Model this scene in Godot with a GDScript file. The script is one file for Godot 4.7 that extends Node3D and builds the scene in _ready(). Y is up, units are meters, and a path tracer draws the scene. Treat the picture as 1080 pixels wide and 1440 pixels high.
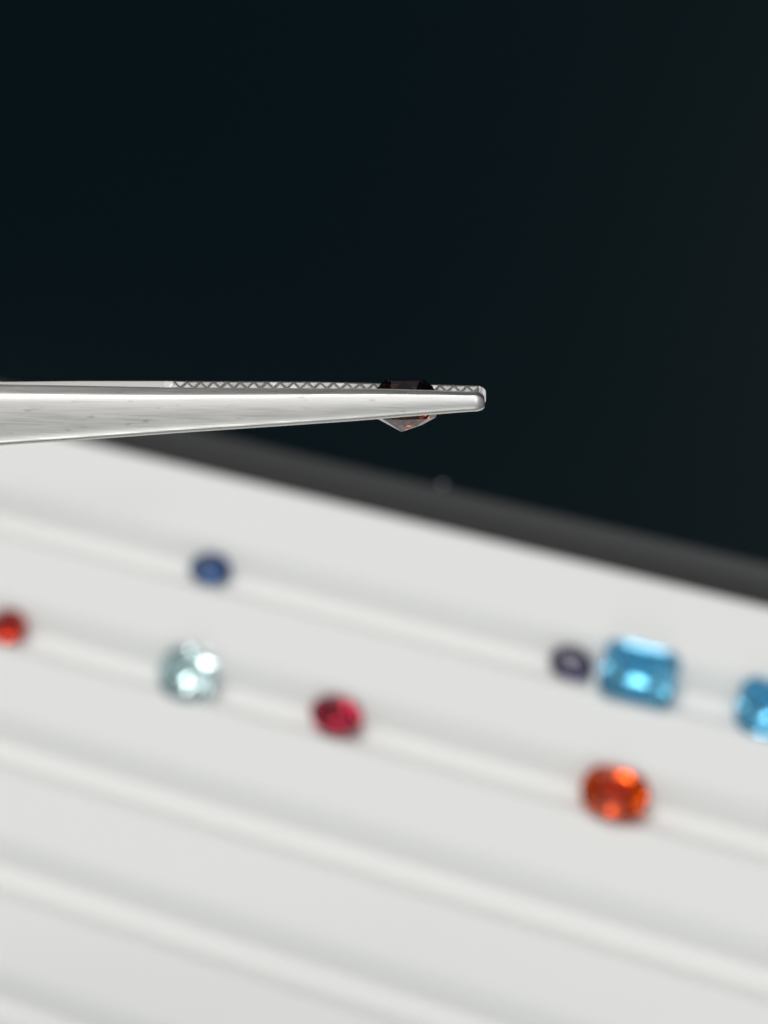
extends Node3D
# Close-up: steel gem tweezers holding a stone over a grooved white tray of loose gems, a dark display behind. Metres; MM turns millimetres into them.
const MM := 0.001
const GROOVES := [-51.9, -15.0, 3.3, 21.9, 40.2, 58.6, 77.0]   # z of the groove bottoms, mm (the first lies behind the tray and is skipped)

var taken := {}

# ---------------------------------------------------------------- helpers
func numbered(called: String) -> String:
	var n: int = taken.get(called, 0)
	taken[called] = n + 1
	return called if n == 0 else "%s_%03d" % [called, n]

func thing(called: String, label: String, category: String, group := "") -> Node3D:
	var o := Node3D.new()
	o.name = numbered(called)
	o.set_meta("label", label)
	o.set_meta("category", category)
	if group:
		o.set_meta("group", group)
	add_child(o, true)
	return o

func part(called: String, mesh: Mesh, m: Material, parent: Node) -> MeshInstance3D:
	var o := MeshInstance3D.new()
	o.name = called
	o.mesh = mesh
	o.material_override = m
	parent.add_child(o, true)
	return o

func begin(smooth := -1) -> SurfaceTool:
	var st := SurfaceTool.new()
	st.begin(Mesh.PRIMITIVE_TRIANGLES)
	st.set_smooth_group(smooth)
	return st

func finish(st: SurfaceTool) -> ArrayMesh:
	st.generate_normals()
	return st.commit()

# a triangle whose front faces away from the point c
func tri_out(st: SurfaceTool, a: Vector3, b: Vector3, d: Vector3, c: Vector3) -> void:
	var n := (b - a).cross(d - a)
	if n.length() < 1e-14:
		return
	# Godot: front faces run clockwise, so the outward normal is -(b-a)x(d-a)
	if n.dot((a + b + d) / 3.0 - c) > 0.0:
		var s := b
		b = d
		d = s
	for v in [a, b, d]:
		st.add_vertex(v)

func quad_out(st: SurfaceTool, a: Vector3, b: Vector3, d: Vector3, e: Vector3, c: Vector3) -> void:
	tri_out(st, a, b, d, c)
	tri_out(st, a, d, e, c)

# a closed prism: the outline (x, y) pushed from z0 to z1, its edges chamfered by ch
func slab(outline: PackedVector2Array, z0: float, z1: float, ch: float) -> ArrayMesh:
	var st := begin()
	var mid := Vector2.ZERO
	for p in outline:
		mid += p / outline.size()
	var rings := []
	for k in [[z0, ch], [z0 + ch * 0.3, ch * 0.3], [z0 + ch, 0.0], [z1 - ch, 0.0], [z1 - ch * 0.3, ch * 0.3], [z1, ch]]:
		var r := PackedVector3Array()
		for p in outline:
			var d: Vector2 = p - mid
			var q: Vector2 = mid + Vector2(d.x - signf(d.x) * k[1], d.y - signf(d.y) * k[1])
			r.append(Vector3(q.x, q.y, k[0]))
		rings.append(r)
	var c := Vector3(mid.x, mid.y, (z0 + z1) / 2)
	var n := outline.size()
	for j in rings.size() - 1:
		for i in n:
			quad_out(st, rings[j][i], rings[j][(i + 1) % n], rings[j + 1][(i + 1) % n], rings[j + 1][i], c)
	for r in [rings[0], rings[-1]]:
		for i in range(1, n - 1):
			tri_out(st, r[0], r[i], r[i + 1], c)
	return finish(st)

func rounded_rect(w: float, h: float, r: float, steps := 5) -> PackedVector2Array:
	var o := PackedVector2Array()
	for q in 4:
		var cx: float = (w / 2 - r) * [1, -1, -1, 1][q]
		var cy: float = (h / 2 - r) * [1, 1, -1, -1][q]
		for k in steps + 1:
			var a := PI / 2 * (q + float(k) / steps)
			o.append(Vector2(cx + r * cos(a), cy + r * sin(a)))
	return o

func pick(table: Array, x: float) -> float:                       # smooth look-up in [[x, y], ...] (x rising)
	if x <= table[0][0]:
		return table[0][1]
	for i in table.size() - 1:
		if x <= table[i + 1][0]:
			var t: float = (x - table[i][0]) / (table[i + 1][0] - table[i][0])
			var y0: float = table[maxi(i - 1, 0)][1]
			var y3: float = table[mini(i + 2, table.size() - 1)][1]
			return lerpf(lerpf(table[i][1], table[i + 1][1], t), cubic_interpolate(table[i][1], table[i + 1][1], y0, y3, t), 0.25)
	return table[-1][1]

func plain(c: Color, rough: float, metal := 0.0) -> StandardMaterial3D:
	var m := StandardMaterial3D.new()
	m.albedo_color = c.linear_to_srgb()
	m.roughness = rough
	m.metallic = metal
	return m

func gem_glass(c: Color, body: float, ior: float) -> StandardMaterial3D:
	var m := plain(c, 0.0)
	m.albedo_color.a = body
	m.refraction_enabled = true
	m.refraction_scale = (ior - 1.0) / 10.0
	m.metallic_specular = 0.5
	return m

func noise(freq: float, seed_: int, oct := 4) -> FastNoiseLite:
	var n := FastNoiseLite.new()
	n.noise_type = FastNoiseLite.TYPE_SIMPLEX
	n.frequency = freq
	n.seed = seed_
	n.fractal_octaves = oct
	return n

# ---------------------------------------------------------------- the scene
func _ready() -> void:
	var cam := Camera3D.new()
	cam.name = "camera"
	cam.transform = Transform3D(Basis(Vector3(0.94262424, -0.14029479, -0.30294705), Vector3(-0.22760078, 0.39382269, -0.8905625), Vector3(0.2442487, 0.90841679, 0.33929561)), Vector3(51.122, 228.331, 53.328) * MM)
	cam.fov = 36.81
	var lens := CameraAttributesPhysical.new()
	lens.frustum_focal_length = 36.07
	lens.exposure_aperture = 13.7
	lens.frustum_focus_distance = 0.1122
	lens.frustum_near = 0.01
	lens.frustum_far = 20.0
	cam.attributes = lens
	cam.near = 0.01
	cam.far = 20.0
	add_child(cam)
	cam.current = true

	var env := Environment.new()
	env.background_mode = Environment.BG_COLOR
	env.background_color = Color(0.19, 0.2, 0.21).linear_to_srgb()
	env.background_energy_multiplier = 1.0
	env.tonemap_mode = Environment.TONE_MAPPER_LINEAR
	env.tonemap_exposure = 0.96
	env.sdfgi_enabled = true
	env.ssao_enabled = true
	env.ssil_enabled = true
	var we := WorldEnvironment.new()
	we.name = "environment"
	we.environment = env
	add_child(we)

	lamp("key_softbox", Vector3(-0.12, 1.0, -0.31), Vector3(0.0, 0, 0.0), Vector2(0.5, 0.42), 0.61, Color(1.0, 0.985, 0.955))
	lamp("overhead_fill", Vector3(-0.2, 1.6, 0.1), Vector3(-0.2, 0, 0.1), Vector2(1.4, 1.3), 0.33, Color(1.0, 0.99, 0.975))  # unseen fill light, added to brighten the broad tweezer face
	lamp("screen_side_fill", Vector3(0.22, 0.36, 0.9), Vector3(0.0, 0.05, 0.0), Vector2(0.24, 0.5), 0.17, Color(0.95, 1.0, 0.97))  # unseen light, added so the screen brightens towards its right side
	lamp("glint_light", Vector3(-0.22, 0.62, -0.2), Vector3.ZERO, Vector2(0.03, 0.03), 0.035, Color(0.96, 0.98, 1.0))  # small unseen light, added to make glints in the gems
	lamp("glint_light_001", Vector3(0.3, 0.6, 0.12), Vector3.ZERO, Vector2(0.03, 0.03), 0.035, Color(0.96, 0.98, 1.0))  # second added glint light, also out of view

	make_table()
	make_tray()
	make_display()
	make_gems()
	make_tweezers()

func lamp(called: String, at: Vector3, aim: Vector3, size: Vector2, energy: float, c: Color) -> void:
	var l := AreaLight3D.new()
	l.name = called
	l.area_size = size
	l.light_energy = energy
	l.light_color = c.linear_to_srgb()
	l.area_range = 6.0
	l.shadow_enabled = true
	add_child(l)
	l.look_at_from_position(at, aim, Vector3(0, 0, 1) if absf((aim - at).normalized().y) > 0.9 else Vector3.UP)

# ---------------------------------------------------------------- setting
func make_table() -> void:
	var m := plain(Color(0.07, 0.068, 0.066), 0.5)
	var tex := NoiseTexture2D.new()
	tex.noise = noise(0.02, 5)
	tex.width = 256
	tex.height = 256
	tex.seamless = true
	m.roughness_texture = tex
	m.uv1_triplanar = true
	m.uv1_scale = Vector3(9, 9, 9)
	var o := part("table_top", slab(rounded_rect(1.3, 0.8, 0.02), -0.025, 0.0, 0.002), m, self)
	o.rotation_degrees.x = -90
	o.position = Vector3(0, -7.0 * MM, 0.0)
	o.set_meta("kind", "structure")
	o.set_meta("label", "dark grey desk top under the white tray")
	o.set_meta("category", "desk")

const GROOVE_SLOPE := [[-6.0, 0.0], [-4.8, -0.68], [-1.8, -1.12], [-1.0, 0.0], [-0.4, 0.34], [1.4, 0.44], [1.9, 1.75], [3.2, 1.75], [3.9, 0.0]]   # far wall, lower near wall, near lip
var groove_shape := PackedFloat32Array()

func groove_y(z: float) -> float:                                  # mm; the tray's top is at y 0
	if groove_shape.is_empty():                                       # depth every 0.1 mm from -7 to 6, from the slopes
		var y := 0.0
		for k in 131:
			groove_shape.append(y)
			var d := -7.0 + 0.1 * k + 0.05
			for q in GROOVE_SLOPE.size() - 1:
				if d >= GROOVE_SLOPE[q][0] and d < GROOVE_SLOPE[q + 1][0]:
					y += 0.1 * lerpf(GROOVE_SLOPE[q][1], GROOVE_SLOPE[q + 1][1], (d - GROOVE_SLOPE[q][0]) / (GROOVE_SLOPE[q + 1][0] - GROOVE_SLOPE[q][0]))
		for k in 131:                                                    # close the small gap at the near lip
			groove_shape[k] -= y * smoothstep(70.0, 121.0, k)
	for k in range(1, GROOVES.size()):
		var t: float = (z - GROOVES[k] + 7.0) / 0.1
		if t > 0.0 and t < 130.0:
			return lerpf(groove_shape[int(t)], groove_shape[int(t) + 1], t - int(t))
	return 0.0

func make_tray() -> void:
	var st := begin(1)
	var rim := 1.3
	var back := -31.9
	var front := 92.0
	var prof := PackedVector2Array()                                   # (z, y) from the back foot over the top to the front foot
	prof.append(Vector2(back, -6.9))
	for k in 9:
		var a := PI / 2 * k / 8.0
		prof.append(Vector2(back + rim - rim * cos(a), -rim + rim * sin(a)))
	var z := back + rim + 0.6
	while z < front - rim - 0.3:
		prof.append(Vector2(z, groove_y(z)))
		z += 0.3
	for k in 9:
		var a := PI / 2 * (1.0 - k / 8.0)
		prof.append(Vector2(front - rim + rim * cos(a), -rim + rim * sin(a)))
	prof.append(Vector2(front, -6.9))
	var xs := [-140.0, -139.6, -138.7, -60.0, 0.0, 60.0, 138.7, 139.6, 140.0]
	var drop := [1.3, 0.4, 0.0, 0.0, 0.0, 0.0, 0.0, 0.4, 1.3]
	for j in xs.size() - 1:
		for i in prof.size() - 1:
			var v := []
			for q in [[j, i], [j, i + 1], [j + 1, i + 1], [j + 1, i]]:
				var p: Vector2 = prof[q[1]]
				v.append(Vector3(xs[q[0]], maxf(p.y - drop[q[0]], -6.9), p.x) * MM)
			for q in [v[0], v[2], v[1], v[0], v[3], v[2]]:
				st.add_vertex(q)
	st.set_smooth_group(-1)
	for side in [0, 8]:
		for i in prof.size() - 1:
			var a := Vector3(xs[side], maxf(prof[i].y - 1.3, -6.9), prof[i].x) * MM
			var b := Vector3(xs[side], maxf(prof[i + 1].y - 1.3, -6.9), prof[i + 1].x) * MM
			quad_out(st, a, b, Vector3(b.x, -6.9 * MM, b.z), Vector3(a.x, -6.9 * MM, a.z), Vector3(0, -3 * MM, 30 * MM))
	quad_out(st, Vector3(-140, -6.9, back) * MM, Vector3(140, -6.9, back) * MM, Vector3(140, -6.9, front) * MM, Vector3(-140, -6.9, front) * MM, Vector3.ZERO)
	var m := plain(Color(0.815, 0.815, 0.80), 0.6)
	m.metallic_specular = 0.2
	var tex := NoiseTexture2D.new()
	tex.noise = noise(0.05, 11)
	tex.width = 256
	tex.height = 256
	tex.seamless = true
	m.heightmap_enabled = true
	m.heightmap_texture = tex
	m.heightmap_scale = 0.002
	m.uv1_triplanar = true
	m.uv1_scale = Vector3(60, 60, 60)
	var o := part("gem_tray", finish(st), m, self)
	o.set_meta("label", "white plastic sorting tray with long parallel grooves holding loose gems")
	o.set_meta("category", "tray")

func make_display() -> void:
	var d := thing("display_screen", "dark glossy display with grey bezel leaning behind the white tray", "display")
	# local y runs up the leaning front, local z out of it; the front's lower edge lies at the origin
	d.position = Vector3(-10, -6.6, -32.4) * MM
	d.rotation_degrees.x = -38.0
	var case := plain(Color(0.06, 0.06, 0.061), 0.5)
	var w := 0.36
	var h := 0.235
	var shell := part("housing", slab(rounded_rect(w, h, 0.008), -0.009, 0.0, 0.0012), case, d)
	shell.position = Vector3(0, h / 2, 0)
	var glass := plain(Color(0.0002, 0.0058, 0.0086), 0.42)
	glass.metallic_specular = 0.22
	var sc := part("screen_glass", slab(rounded_rect(w - 0.018, h - 0.0185, 0.004), -0.0004, 0.0003, 0.0002), glass, d)
	sc.position = Vector3(0, 0.0094 + (h - 0.0185) / 2, 0)
	var dot := SphereMesh.new()
	dot.radius = 0.42 * MM
	dot.height = 0.5 * MM
	dot.radial_segments = 20
	dot.rings = 8
	var dm := part("bezel_dot", dot, plain(Color(0.8, 0.81, 0.82), 0.35), d)  # small pale round dot at the lower edge of the screen
	dm.position = Vector3(8.0, 10.1, 0.05) * MM
	var prop := part("rear_stand", slab(rounded_rect(0.09, 0.144, 0.006), -0.0018, 0.0018, 0.0006), case, d)
	prop.position = Vector3(0, 0.134, -0.0797)
	prop.rotation_degrees.x = 76.9

# ---------------------------------------------------------------- gems
func ring(n: int, a: float, b: float, y: float, power: float, turn := 0.0) -> PackedVector3Array:
	var r := PackedVector3Array()
	for k in n:
		var t := TAU * (k + turn) / n
		var c := cos(t)
		var s := sin(t)
		r.append(Vector3(a * signf(c) * pow(absf(c), 2.0 / power), y, b * signf(s) * pow(absf(s), 2.0 / power)) * MM)
	return r

# brilliant cut: table, star, kite and girdle facets above; girdle and main facets below. Sizes in mm, y 0 at the girdle.
func brilliant(a: float, b: float, crown: float, pavilion: float, table := 0.56, power := 2.0, n := 8) -> ArrayMesh:
	var st := begin()
	var c := Vector3(0, -0.15 * pavilion, 0) * MM
	var t := ring(n, a * table, b * table, crown, power, 0.5)
	var m := ring(n, a * (0.5 + table * 0.45), b * (0.5 + table * 0.45), crown * 0.5, power)
	var g := ring(2 * n, a, b, 0.12, power)
	var u := ring(2 * n, a, b, -0.12, power)
	var p := ring(n, a * 0.42, b * 0.42, -pavilion * 0.64, power, 0.5)
	var k := Vector3(0, -pavilion, 0) * MM
	for i in n:
		var j := (i + 1) % n
		var h := (i + n - 1) % n
		tri_out(st, Vector3(0, crown, 0) * MM, t[i], t[j], c)
		tri_out(st, t[h], t[i], m[i], c)                              # star
		tri_out(st, t[i], m[i], g[2 * i + 1], c)                       # kite
		tri_out(st, t[i], m[j], g[2 * i + 1], c)
		tri_out(st, m[i], g[2 * i], g[2 * i + 1], c)                   # upper girdle
		tri_out(st, m[j], g[2 * i + 1], g[(2 * i + 2) % (2 * n)], c)
		quad_out(st, g[2 * i], g[2 * i + 1], u[2 * i + 1], u[2 * i], c)
		quad_out(st, g[2 * i + 1], g[(2 * i + 2) % (2 * n)], u[(2 * i + 2) % (2 * n)], u[2 * i + 1], c)
		tri_out(st, u[2 * i], u[2 * i + 1], p[i], c)                   # lower girdle
		tri_out(st, u[2 * i + 1], u[(2 * i + 2) % (2 * n)], p[i], c)
		tri_out(st, u[2 * i], p[i], p[h], c)                           # mains
		tri_out(st, p[i], p[h], k, c)
	return finish(st)

# emerald cut: a rectangle with cut corners, steps above and below
func emerald(a: float, b: float, cut: float, crown: float, pavilion: float) -> ArrayMesh:
	var st := begin()
	var c := Vector3(0, -0.2 * pavilion, 0) * MM
	var steps := [[0.62, crown], [0.76, crown * 0.72], [0.9, crown * 0.38], [1.0, 0.14], [1.0, -0.14], [0.8, -pavilion * 0.23], [0.45, -pavilion * 0.6], [0.08, -pavilion]]
	var rings := []
	for s in steps:
		var r := PackedVector3Array()
		var inset: float = (1.0 - s[0]) * minf(a, b)
		var x: float = maxf(a - inset, 0.05)
		var z: float = maxf(b - inset, 0.05)
		var k: float = minf(cut * (0.55 + 0.45 * s[0]), minf(x, z) * 0.8)
		for q in [[x, z - k], [x - k, z], [-x + k, z], [-x, z - k], [-x, -z + k], [-x + k, -z], [x - k, -z], [x, -z + k]]:
			r.append(Vector3(q[0], s[1], q[1]) * MM)
		rings.append(r)
	for j in rings.size() - 1:
		for i in 8:
			quad_out(st, rings[j][i], rings[j][(i + 1) % 8], rings[j + 1][(i + 1) % 8], rings[j + 1][i], c)
	for r in [rings[0], rings[-1]]:
		for i in range(1, 7):
			tri_out(st, r[0], r[i], r[i + 1], c)
	return finish(st)

# lays a stone into the groove at x, z: turned, tipped, then lowered until it touches
func lay(called: String, label: String, mesh: ArrayMesh, m: Material, x: float, z: float, turn: float, tip_x: float, tip_z: float) -> void:
	var o := MeshInstance3D.new()
	o.name = numbered(called)
	o.mesh = mesh
	o.material_override = m
	o.set_meta("label", label)
	o.set_meta("category", "gemstone")
	o.set_meta("group", "loose gems lying in the tray grooves")
	var bs := Basis(Vector3.RIGHT, deg_to_rad(tip_x)) * Basis(Vector3.BACK, deg_to_rad(tip_z)) * Basis(Vector3.UP, deg_to_rad(turn))
	var need := -100.0
	for v in mesh.surface_get_arrays(0)[Mesh.ARRAY_VERTEX]:
		var p: Vector3 = bs * v
		need = maxf(need, groove_y(z + p.z / MM) - p.y / MM)
	o.transform = Transform3D(bs, Vector3(x, need + 0.01, z) * MM)
	add_child(o, true)

func make_gems() -> void:
	lay("sapphire", "small dark blue oval gem, only gem in the left half of the farthest groove", brilliant(3.6, 2.8, 1.1, 2.1),
		gem_glass(Color(0.05, 0.16, 0.42), 0.14, 1.77), -35.6, -15.6, 8, 6, 1)
	lay("spinel", "small dark violet oval gem beside the square blue topaz", brilliant(3.5, 2.7, 1.1, 2.0),
		gem_glass(Color(0.11, 0.085, 0.2), 0.12, 1.72), 25.6, -15.4, -4, 6, -1)
	lay("topaz", "big sky blue step cut rectangular gem with cut corners", emerald(5.7, 4.7, 1.15, 2.1, 3.5),
		gem_glass(Color(0.21, 0.70, 1.0), 0.08, 1.62), 36.1, -16.0, 2, -8, -2)
	lay("topaz", "bright blue squarish step cut gem cut off by the picture edge", emerald(4.6, 4.5, 1.7, 1.6, 3.4),
		gem_glass(Color(0.2, 0.68, 1.0), 0.08, 1.62), 55.8, -15.9, 0, -6, 0)
	lay("garnet", "small orange red gem at the left picture edge, left of the pale aquamarine", brilliant(3.5, 3.0, 1.1, 2.3),
		gem_glass(Color(0.6, 0.03, 0.008), 0.1, 1.74), -65.3, 2.8, 5, 4, 4)
	lay("aquamarine", "pale round aquamarine, almost clear, with bright glints", brilliant(5.0, 4.7, 1.7, 4.0, 0.45, 2.0, 6),
		gem_glass(Color(0.74, 0.94, 0.955), 0.0, 1.58), -32.2, 2.7, 4, 6, 0)
	lay("ruby", "crimson oval gem between the aquamarine and the orange gem", brilliant(4.3, 3.3, 1.2, 3.0),
		gem_glass(Color(0.5, 0.018, 0.055), 0.1, 1.76), -7.1, 2.5, -5, -9, 0)
	lay("citrine", "fiery orange oval gem to the right of the crimson gem, same groove", brilliant(5.1, 4.4, 1.5, 3.8, 0.45, 2.4),
		gem_glass(Color(0.88, 0.1, 0.002), 0.1, 1.7), 37.2, 2.8, 0, -15, 0)

# ---------------------------------------------------------------- tweezers
# Node frame (mm): x towards the tips, y up across the arms, z towards the camera; the held stone is near the origin.
const TOP_NEAR := [[-150.0, 0.9], [-120.0, 1.6], [-80.0, 2.3], [-45.0, 1.85], [-28.85, 1.51], [-23.08, 1.4], [-17.28, 1.28], [-8.68, 1.21], [-2.08, 1.15], [2.0, 1.04], [4.5, 0.94]]
const BOT_NEAR := [[-150.0, -4.3], [-120.0, -5.6], [-80.0, -5.6], [-45.0, -3.95], [-29.0, -2.85], [-23.94, -2.51], [-16.33, -1.97], [-8.7, -1.48], [-3.61, -1.14], [2.11, -0.69], [4.81, -0.48]]
const TOP_FAR := [[-150.0, 0.9], [-120.0, 1.6], [-80.0, 2.0], [-45.0, 1.35], [-30.5, 1.22], [-24.3, 1.29], [-18.1, 1.3], [-6.9, 1.27], [-2.1, 1.17], [2.27, 1.07], [4.9, 1.0]]
const BOT_FAR := [[-150.0, -4.3], [-120.0, -5.6], [-80.0, -5.6], [-45.0, -3.95], [-29.0, -2.85], [-16.33, -1.97], [-8.7, -1.48], [-3.61, -1.14], [2.11, -0.69], [5.0, -0.45]]
const BEVEL := [[-150.0, 0.6], [-60.0, 0.8], [-29.0, 0.68], [-17.0, 0.55], [-8.7, 0.44], [-2.0, 0.36], [2.0, 0.3], [5.0, 0.24]]
const INNER := [[-150.0, 0.4], [-140.0, 0.45], [-120.0, 2.2], [-80.0, 4.6], [-45.0, 3.7], [-29.0, 3.15], [-15.0, 2.75], [0.0, 2.38], [6.0, 2.3]]
const THICK := [[-150.0, 1.5], [-60.0, 1.4], [-29.0, 1.25], [-10.0, 1.05], [0.0, 0.92], [6.0, 0.85]]
const SERRATED_FROM := -17.9

func arm_ring(x: float, tip: float, top: Array, bot: Array, side: float) -> PackedVector3Array:
	var yt := pick(top, x)
	var yb := pick(bot, x)
	var round_ := clampf((x - (tip - 0.75)) / 0.75, 0.0, 1.0)           # the rounded end
	var shut := 1.0 - sqrt(maxf(1.0 - round_ * round_, 0.0))
	var mid := (yt + yb) / 2 - 0.08
	yt = lerpf(yt, mid, shut * 0.62)
	yb = lerpf(yb, mid, shut * 0.55)
	var zi := pick(INNER, x)
	var th := pick(THICK, x) * (1.0 - 0.55 * shut)
	var zo := zi + th
	var bv := minf(pick(BEVEL, x), (yt - yb) * 0.3) * (1.0 + shut * 0.5)
	var r := PackedVector3Array()
	r.append(Vector3(x, yt, side * zi))
	r.append(Vector3(x, yt, side * (zi + 0.1 * th)))
	r.append(Vector3(x, yt - 0.03, side * (zi + 0.17 * th)))
	for k in [0.25, 0.5, 0.75]:
		r.append(Vector3(x, yt - bv * (0.04 + 0.9 * k), side * (zi + th * (0.17 + 0.74 * k))))
	var y0 := yt - bv
	r.append(Vector3(x, y0 + 0.01, side * (zi + 0.915 * th)))
	# the broad face, a shallow arc
	var ry := minf(0.26 * (yt - yb), 0.42)
	var y1 := yb + ry
	var hf := y0 - y1
	var rise := 0.2 * hf
	var zf := zi + 0.94 * th
	for k in 9:
		var u := k / 8.0
		r.append(Vector3(x, lerpf(y0 - 0.05, y1, u), side * (zf + minf(1.0, 0.12 * th / (rise * 0.27 + 1e-6)) * rise * (u - 0.85 * u * u))))
	var ze: float = absf(r[-1].z)
	for k in range(1, 8):
		var a := PI / 2 * (0.1 + 0.9 * k / 7.0)
		r.append(Vector3(x, yb + ry * (1.0 - sin(a)), side * lerpf(zi + 0.18 * th, ze, cos(a) / cos(PI / 2 * 0.1))))
	r.append(Vector3(x, yb, side * zi))
	return r

func stations(tip: float) -> Array:
	var xs := []
	var x := -150.0
	while x < -30.0:
		xs.append(x)
		x += 4.0
	while x < tip - 0.9:
		xs.append(x)
		x += 0.7
	for k in 9:
		xs.append(tip - 0.8 + 0.8 * sin(PI / 2 * k / 8.0))
	return xs

func arm_shell(tip: float, top: Array, bot: Array, side: float) -> ArrayMesh:
	var st := begin(1)
	var xs := stations(tip)
	var rings := []
	var along := []
	for x in xs:
		var r := arm_ring(x, tip, top, bot, side)
		rings.append(r)
		var d := PackedFloat32Array([0.0])
		for i in range(1, r.size()):
			d.append(d[-1] + r[i].distance_to(r[i - 1]))
		along.append(d)
	var n: int = rings[0].size()
	for j in rings.size() - 1:
		var c := Vector3(xs[j], (rings[j][0].y + rings[j][n - 1].y) / 2, rings[j][0].z) * MM
		for i in n - 1:
			for f in [[[j, i], [j, i + 1], [j + 1, i + 1]], [[j, i], [j + 1, i + 1], [j + 1, i]]]:
				var v := []
				for q in f:
					v.append([rings[q[0]][q[1]] * MM, Vector2(xs[q[0]] / 40.0, along[q[0]][q[1]] / 10.0)])
				var nn: Vector3 = (v[1][0] - v[0][0]).cross(v[2][0] - v[0][0])
				if nn.dot((v[0][0] + v[1][0] + v[2][0]) / 3.0 - c) > 0.0:
					v = [v[0], v[2], v[1]]
				for q in v:
					st.set_uv(q[1])
					st.add_vertex(q[0])
	st.set_smooth_group(-1)
	var last: PackedVector3Array = rings[-1]
	var cc := Vector3(xs[-1] - 3.0, 0, last[0].z) * MM
	for i in range(1, n - 1):
		for q in [last[0], last[i], last[i + 1]]:
			st.set_uv(Vector2(0.1, 0.1))
		tri_out(st, last[0] * MM, last[i] * MM, last[i + 1] * MM, cc)
	var first: PackedVector3Array = rings[0]
	for i in range(1, n - 1):
		tri_out(st, first[0] * MM, first[i] * MM, first[i + 1] * MM, Vector3(0, 0, first[0].z * MM))
	st.generate_normals()
	return st.commit()

func arm_inside(tip: float, top: Array, bot: Array, side: float, zone: int) -> ArrayMesh:
	var st := begin()
	var xs := stations(tip)
	for j in xs.size() - 1:
		if (0 if xs[j] <= SERRATED_FROM else 1 if xs[j] < tip - 0.5 else 2) != zone:
			continue
		var v := []
		for k in [j, j + 1]:
			var r := arm_ring(xs[k], tip, top, bot, side)
			var sunk := 0.19 * clampf((xs[k] - SERRATED_FROM) / 0.4, 0.0, 1.0) * clampf((tip - 0.3 - xs[k]) / 0.3, 0.0, 1.0) - 0.04   # the cut field lies a little deeper
			v.append(Vector3(xs[k], r[0].y - 0.002, r[0].z + side * sunk) * MM)
			v.append(Vector3(xs[k], r[-1].y + 0.002, r[-1].z + side * sunk) * MM)
		quad_out(st, v[0], v[1], v[3], v[2], Vector3(xs[j], 0, v[0].z / MM + side * 2.0) * MM)
	return finish(st)

# one tooth of the cross-hatched grip: a blunt four-sided pyramid; half = 1 leaves its lower half only
func tooth(half: bool, flat_: float) -> ArrayMesh:
	var st := begin()
	var base := [Vector3(0.45, 0, 0), Vector3(0, 0.45, 0), Vector3(-0.45, 0, 0), Vector3(0, -0.45, 0)]
	var peak := []
	for b in base:
		peak.append(b * flat_ + Vector3(0, 0, 0.28))
	if half:
		base[1] = Vector3(0, -0.01, 0)
		peak[1] = Vector3(0, -0.04, 0.28)
		for k in [0, 2]:
			peak[k] = Vector3(peak[k].x, -0.04, 0.28)
	var c := Vector3(0, -0.1 if half else 0.0, 0.05) * MM
	for i in 4:
		quad_out(st, base[i] * MM, base[(i + 1) % 4] * MM, peak[(i + 1) % 4] * MM, peak[i] * MM, c)
	quad_out(st, peak[0] * MM, peak[1] * MM, peak[2] * MM, peak[3] * MM, c)
	return finish(st)

func brushed_steel() -> StandardMaterial3D:
	var m := plain(Color(0.81, 0.785, 0.755), 0.34, 1.0)
	var im := Image.create(512, 512, false, Image.FORMAT_RGB8)
	var rng := RandomNumberGenerator.new()
	rng.seed = 7
	var fine := noise(0.35, 21, 2)
	var broad := noise(0.012, 22, 3)
	for y in 512:
		var line := rng.randf() * 0.35
		for x in 512:
			var v := 0.62 + 0.16 * fine.get_noise_2d(x * 0.035, y * 1.4) + 0.02 * broad.get_noise_2d(x, y * 2.0) + 0.18 * (line - 0.17)
			im.set_pixel(x, y, Color(v, v, v))
	m.roughness = 0.68
	m.roughness_texture = ImageTexture.create_from_image(im)
	m.roughness_texture_channel = BaseMaterial3D.TEXTURE_CHANNEL_RED
	m.heightmap_enabled = true
	m.heightmap_texture = m.roughness_texture
	m.heightmap_scale = 0.0006
	# faint tarnish specks
	var sp := Image.create(512, 256, false, Image.FORMAT_RGB8)
	var spots := noise(0.03, 33, 3)
	for y in 256:
		for x in 512:
			var t := clampf((spots.get_noise_2d(x * 0.8, y * 1.6) - 0.62) * 4.0, 0.0, 1.0) * 0.12
			sp.set_pixel(x, y, Color(1.0 - t * 0.8, 1.0 - t, 1.0 - t * 1.3))
	m.albedo_texture = ImageTexture.create_from_image(sp)
	return m

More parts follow.
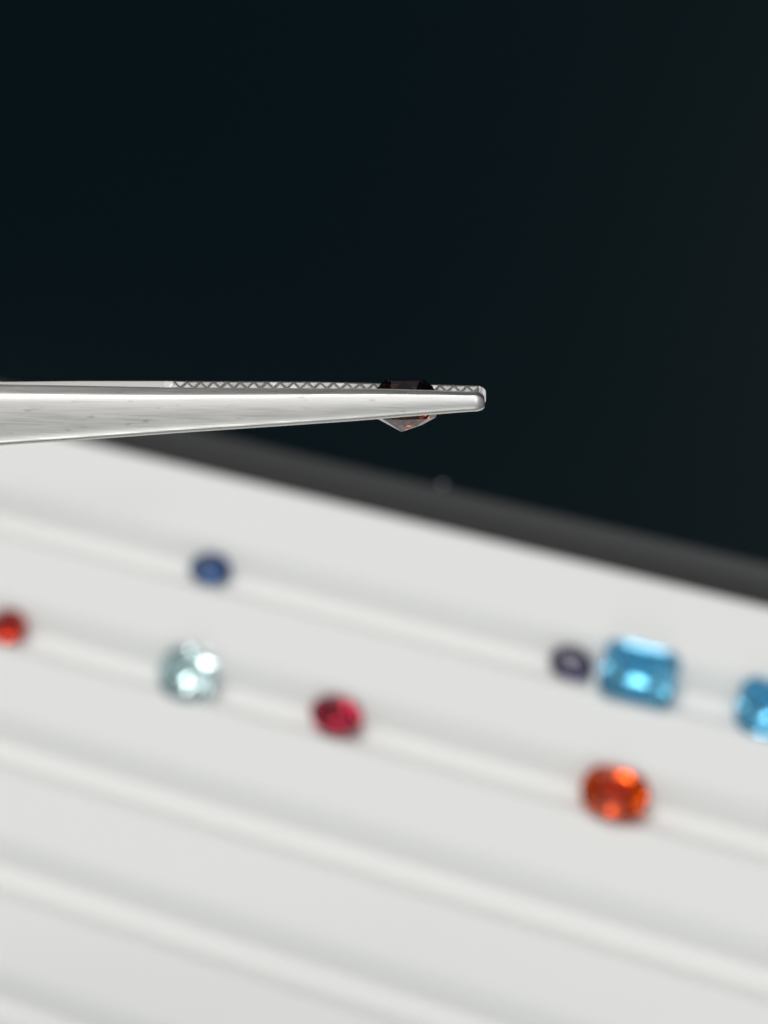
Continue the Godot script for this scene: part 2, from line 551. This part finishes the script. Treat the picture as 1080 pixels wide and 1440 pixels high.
func make_tweezers() -> void:
	var steel := brushed_steel()
	var inner := plain(Color(0.95, 0.935, 0.91), 0.42, 1.0)
	var valley_shade := plain(Color(0.3, 0.29, 0.28), 0.5, 0.9)  # darker steel: the shade between the teeth is put into the colour
	var t := thing("tweezers", "brushed steel gem tweezers reaching in from the left, tips closed on a stone", "tweezers")
	t.transform = Transform3D(Basis(Vector3(0.94262, -0.14029, -0.30295), Vector3(-0.18659, 0.53108, -0.82652), Vector3(0.27685, 0.83563, 0.47443)).orthonormalized(), Vector3(23.157, 128.648, 7.305) * MM)
	var rng := RandomNumberGenerator.new()
	rng.seed = 3
	var whole := [tooth(false, 0.68), tooth(false, 0.74), tooth(false, 0.78)]
	var halves := [tooth(true, 0.7), tooth(true, 0.76)]
	for s in [[1.0, 5.66, TOP_NEAR, BOT_NEAR], [-1.0, 6.05, TOP_FAR, BOT_FAR]]:
		var side: float = s[0]
		var arm := part("arm", arm_shell(s[1], s[2], s[3], side), steel, t)
		part("gripping_face", arm_inside(s[1], s[2], s[3], side, 0), inner, arm)
		part("tip_face", arm_inside(s[1], s[2], s[3], side, 2), inner, arm)
		part("serration_bed", arm_inside(s[1], s[2], s[3], side, 1), valley_shade, arm)
		var row := 0
		while row < 7:
			var x := SERRATED_FROM + 0.55 + (0.5 if row % 2 == 0 else 0.0)
			while x < s[1] - 0.5:
				var y := pick(s[2], x) - 0.02 - 0.5 * row
				if y - 0.5 > pick(s[3], x) + 0.02 and not (x > s[1] - 0.8 and row == 0):
					var o := part("tooth", halves[rng.randi() % 2] if row == 0 else whole[rng.randi() % 3], inner, arm)
					o.position = Vector3(x + rng.randf_range(-0.02, 0.02), y, side * (pick(INNER, x) + 0.151)) * MM
					o.rotation = Vector3(rng.randf_range(-0.08, 0.08), (PI if side > 0 else 0.0) + rng.randf_range(-0.09, 0.09), rng.randf_range(-0.05, 0.05))
					o.scale = Vector3.ONE * rng.randf_range(0.93, 1.03)
				x += 1.0
			row += 1
	var slug := part("rear_joint", slab(PackedVector2Array([Vector2(-0.149, 0.0007), Vector2(-0.149, -0.0041), Vector2(-0.138, -0.0046), Vector2(-0.138, 0.001)]), -0.00042, 0.00042, 0.00003), steel, t)
	slug.set_meta("kind", "thing")

	# the held stone: table up, pavilion of two slopes, its point hanging below the arms
	var upper := begin()
	var lower := begin()
	var rings := []
	for k in [[1.45, 1.25, 1.6, 0.5, 8], [2.3, 1.9, 0.98, 0.0, 8], [2.82, 2.36, 0.5, 0.25, 16], [2.82, 2.36, 0.3, 0.25, 16], [2.25, 1.9, -1.14, 0.5, 8], [1.18, 1.0, -1.72, 0.5, 8]]:
		rings.append(ring(k[4], k[0], k[1], k[2], 2.3, k[3]))
	var c := Vector3(0, -0.1, 0) * MM
	var t0: PackedVector3Array = rings[0]
	var m0: PackedVector3Array = rings[1]
	for i in 8:
		var j := (i + 1) % 8
		tri_out(upper, Vector3(0, 1.6, 0) * MM, t0[i], t0[j], c)
		tri_out(upper, t0[i], t0[(i + 7) % 8], m0[i], c)
		tri_out(upper, t0[i], m0[i], m0[j], c)
		var g: PackedVector3Array = rings[2]
		tri_out(upper, m0[i], g[2 * i], m0[j], c)
		tri_out(upper, g[2 * i], g[2 * i + 1], m0[j], c)
		tri_out(upper, m0[j], g[2 * i + 1], g[(2 * i + 2) % 16], c)
		var u: PackedVector3Array = rings[3]
		quad_out(upper, g[2 * i], g[2 * i + 1], u[2 * i + 1], u[2 * i], c)
		quad_out(upper, g[2 * i + 1], g[(2 * i + 2) % 16], u[(2 * i + 2) % 16], u[2 * i + 1], c)
		var p: PackedVector3Array = rings[4]
		tri_out(lower, u[2 * i], u[2 * i + 1], p[i], c)
		tri_out(lower, u[2 * i + 1], u[(2 * i + 2) % 16], p[i], c)
		tri_out(lower, u[(2 * i + 2) % 16], p[i], p[j], c)
		var q: PackedVector3Array = rings[5]
		quad_out(lower, p[i], p[j], q[j], q[i], c)
		tri_out(lower, q[i], q[j], Vector3(-0.3, -2.2, 0) * MM, c)
	var gem := MeshInstance3D.new()
	gem.name = "held_gemstone"
	upper.generate_normals()
	lower.generate_normals()
	gem.mesh = lower.commit(upper.commit())                           # one stone, red below; the dark look of its crown is put into the glass colour
	var crown_glass := gem_glass(Color(0.004, 0.0025, 0.006), 0.0, 1.8)
	crown_glass.metallic_specular = 0.25
	gem.mesh.surface_set_material(0, crown_glass)
	gem.mesh.surface_set_material(1, gem_glass(Color(0.46, 0.046, 0.016), 0.0, 1.8))
	gem.set_meta("label", "near black and red faceted gemstone gripped between the tweezer tips, point down")
	gem.set_meta("category", "gemstone")
	gem.transform = t.transform * Transform3D(Basis(Vector3.UP, deg_to_rad(22.0)), Vector3.ZERO)
	add_child(gem, true)
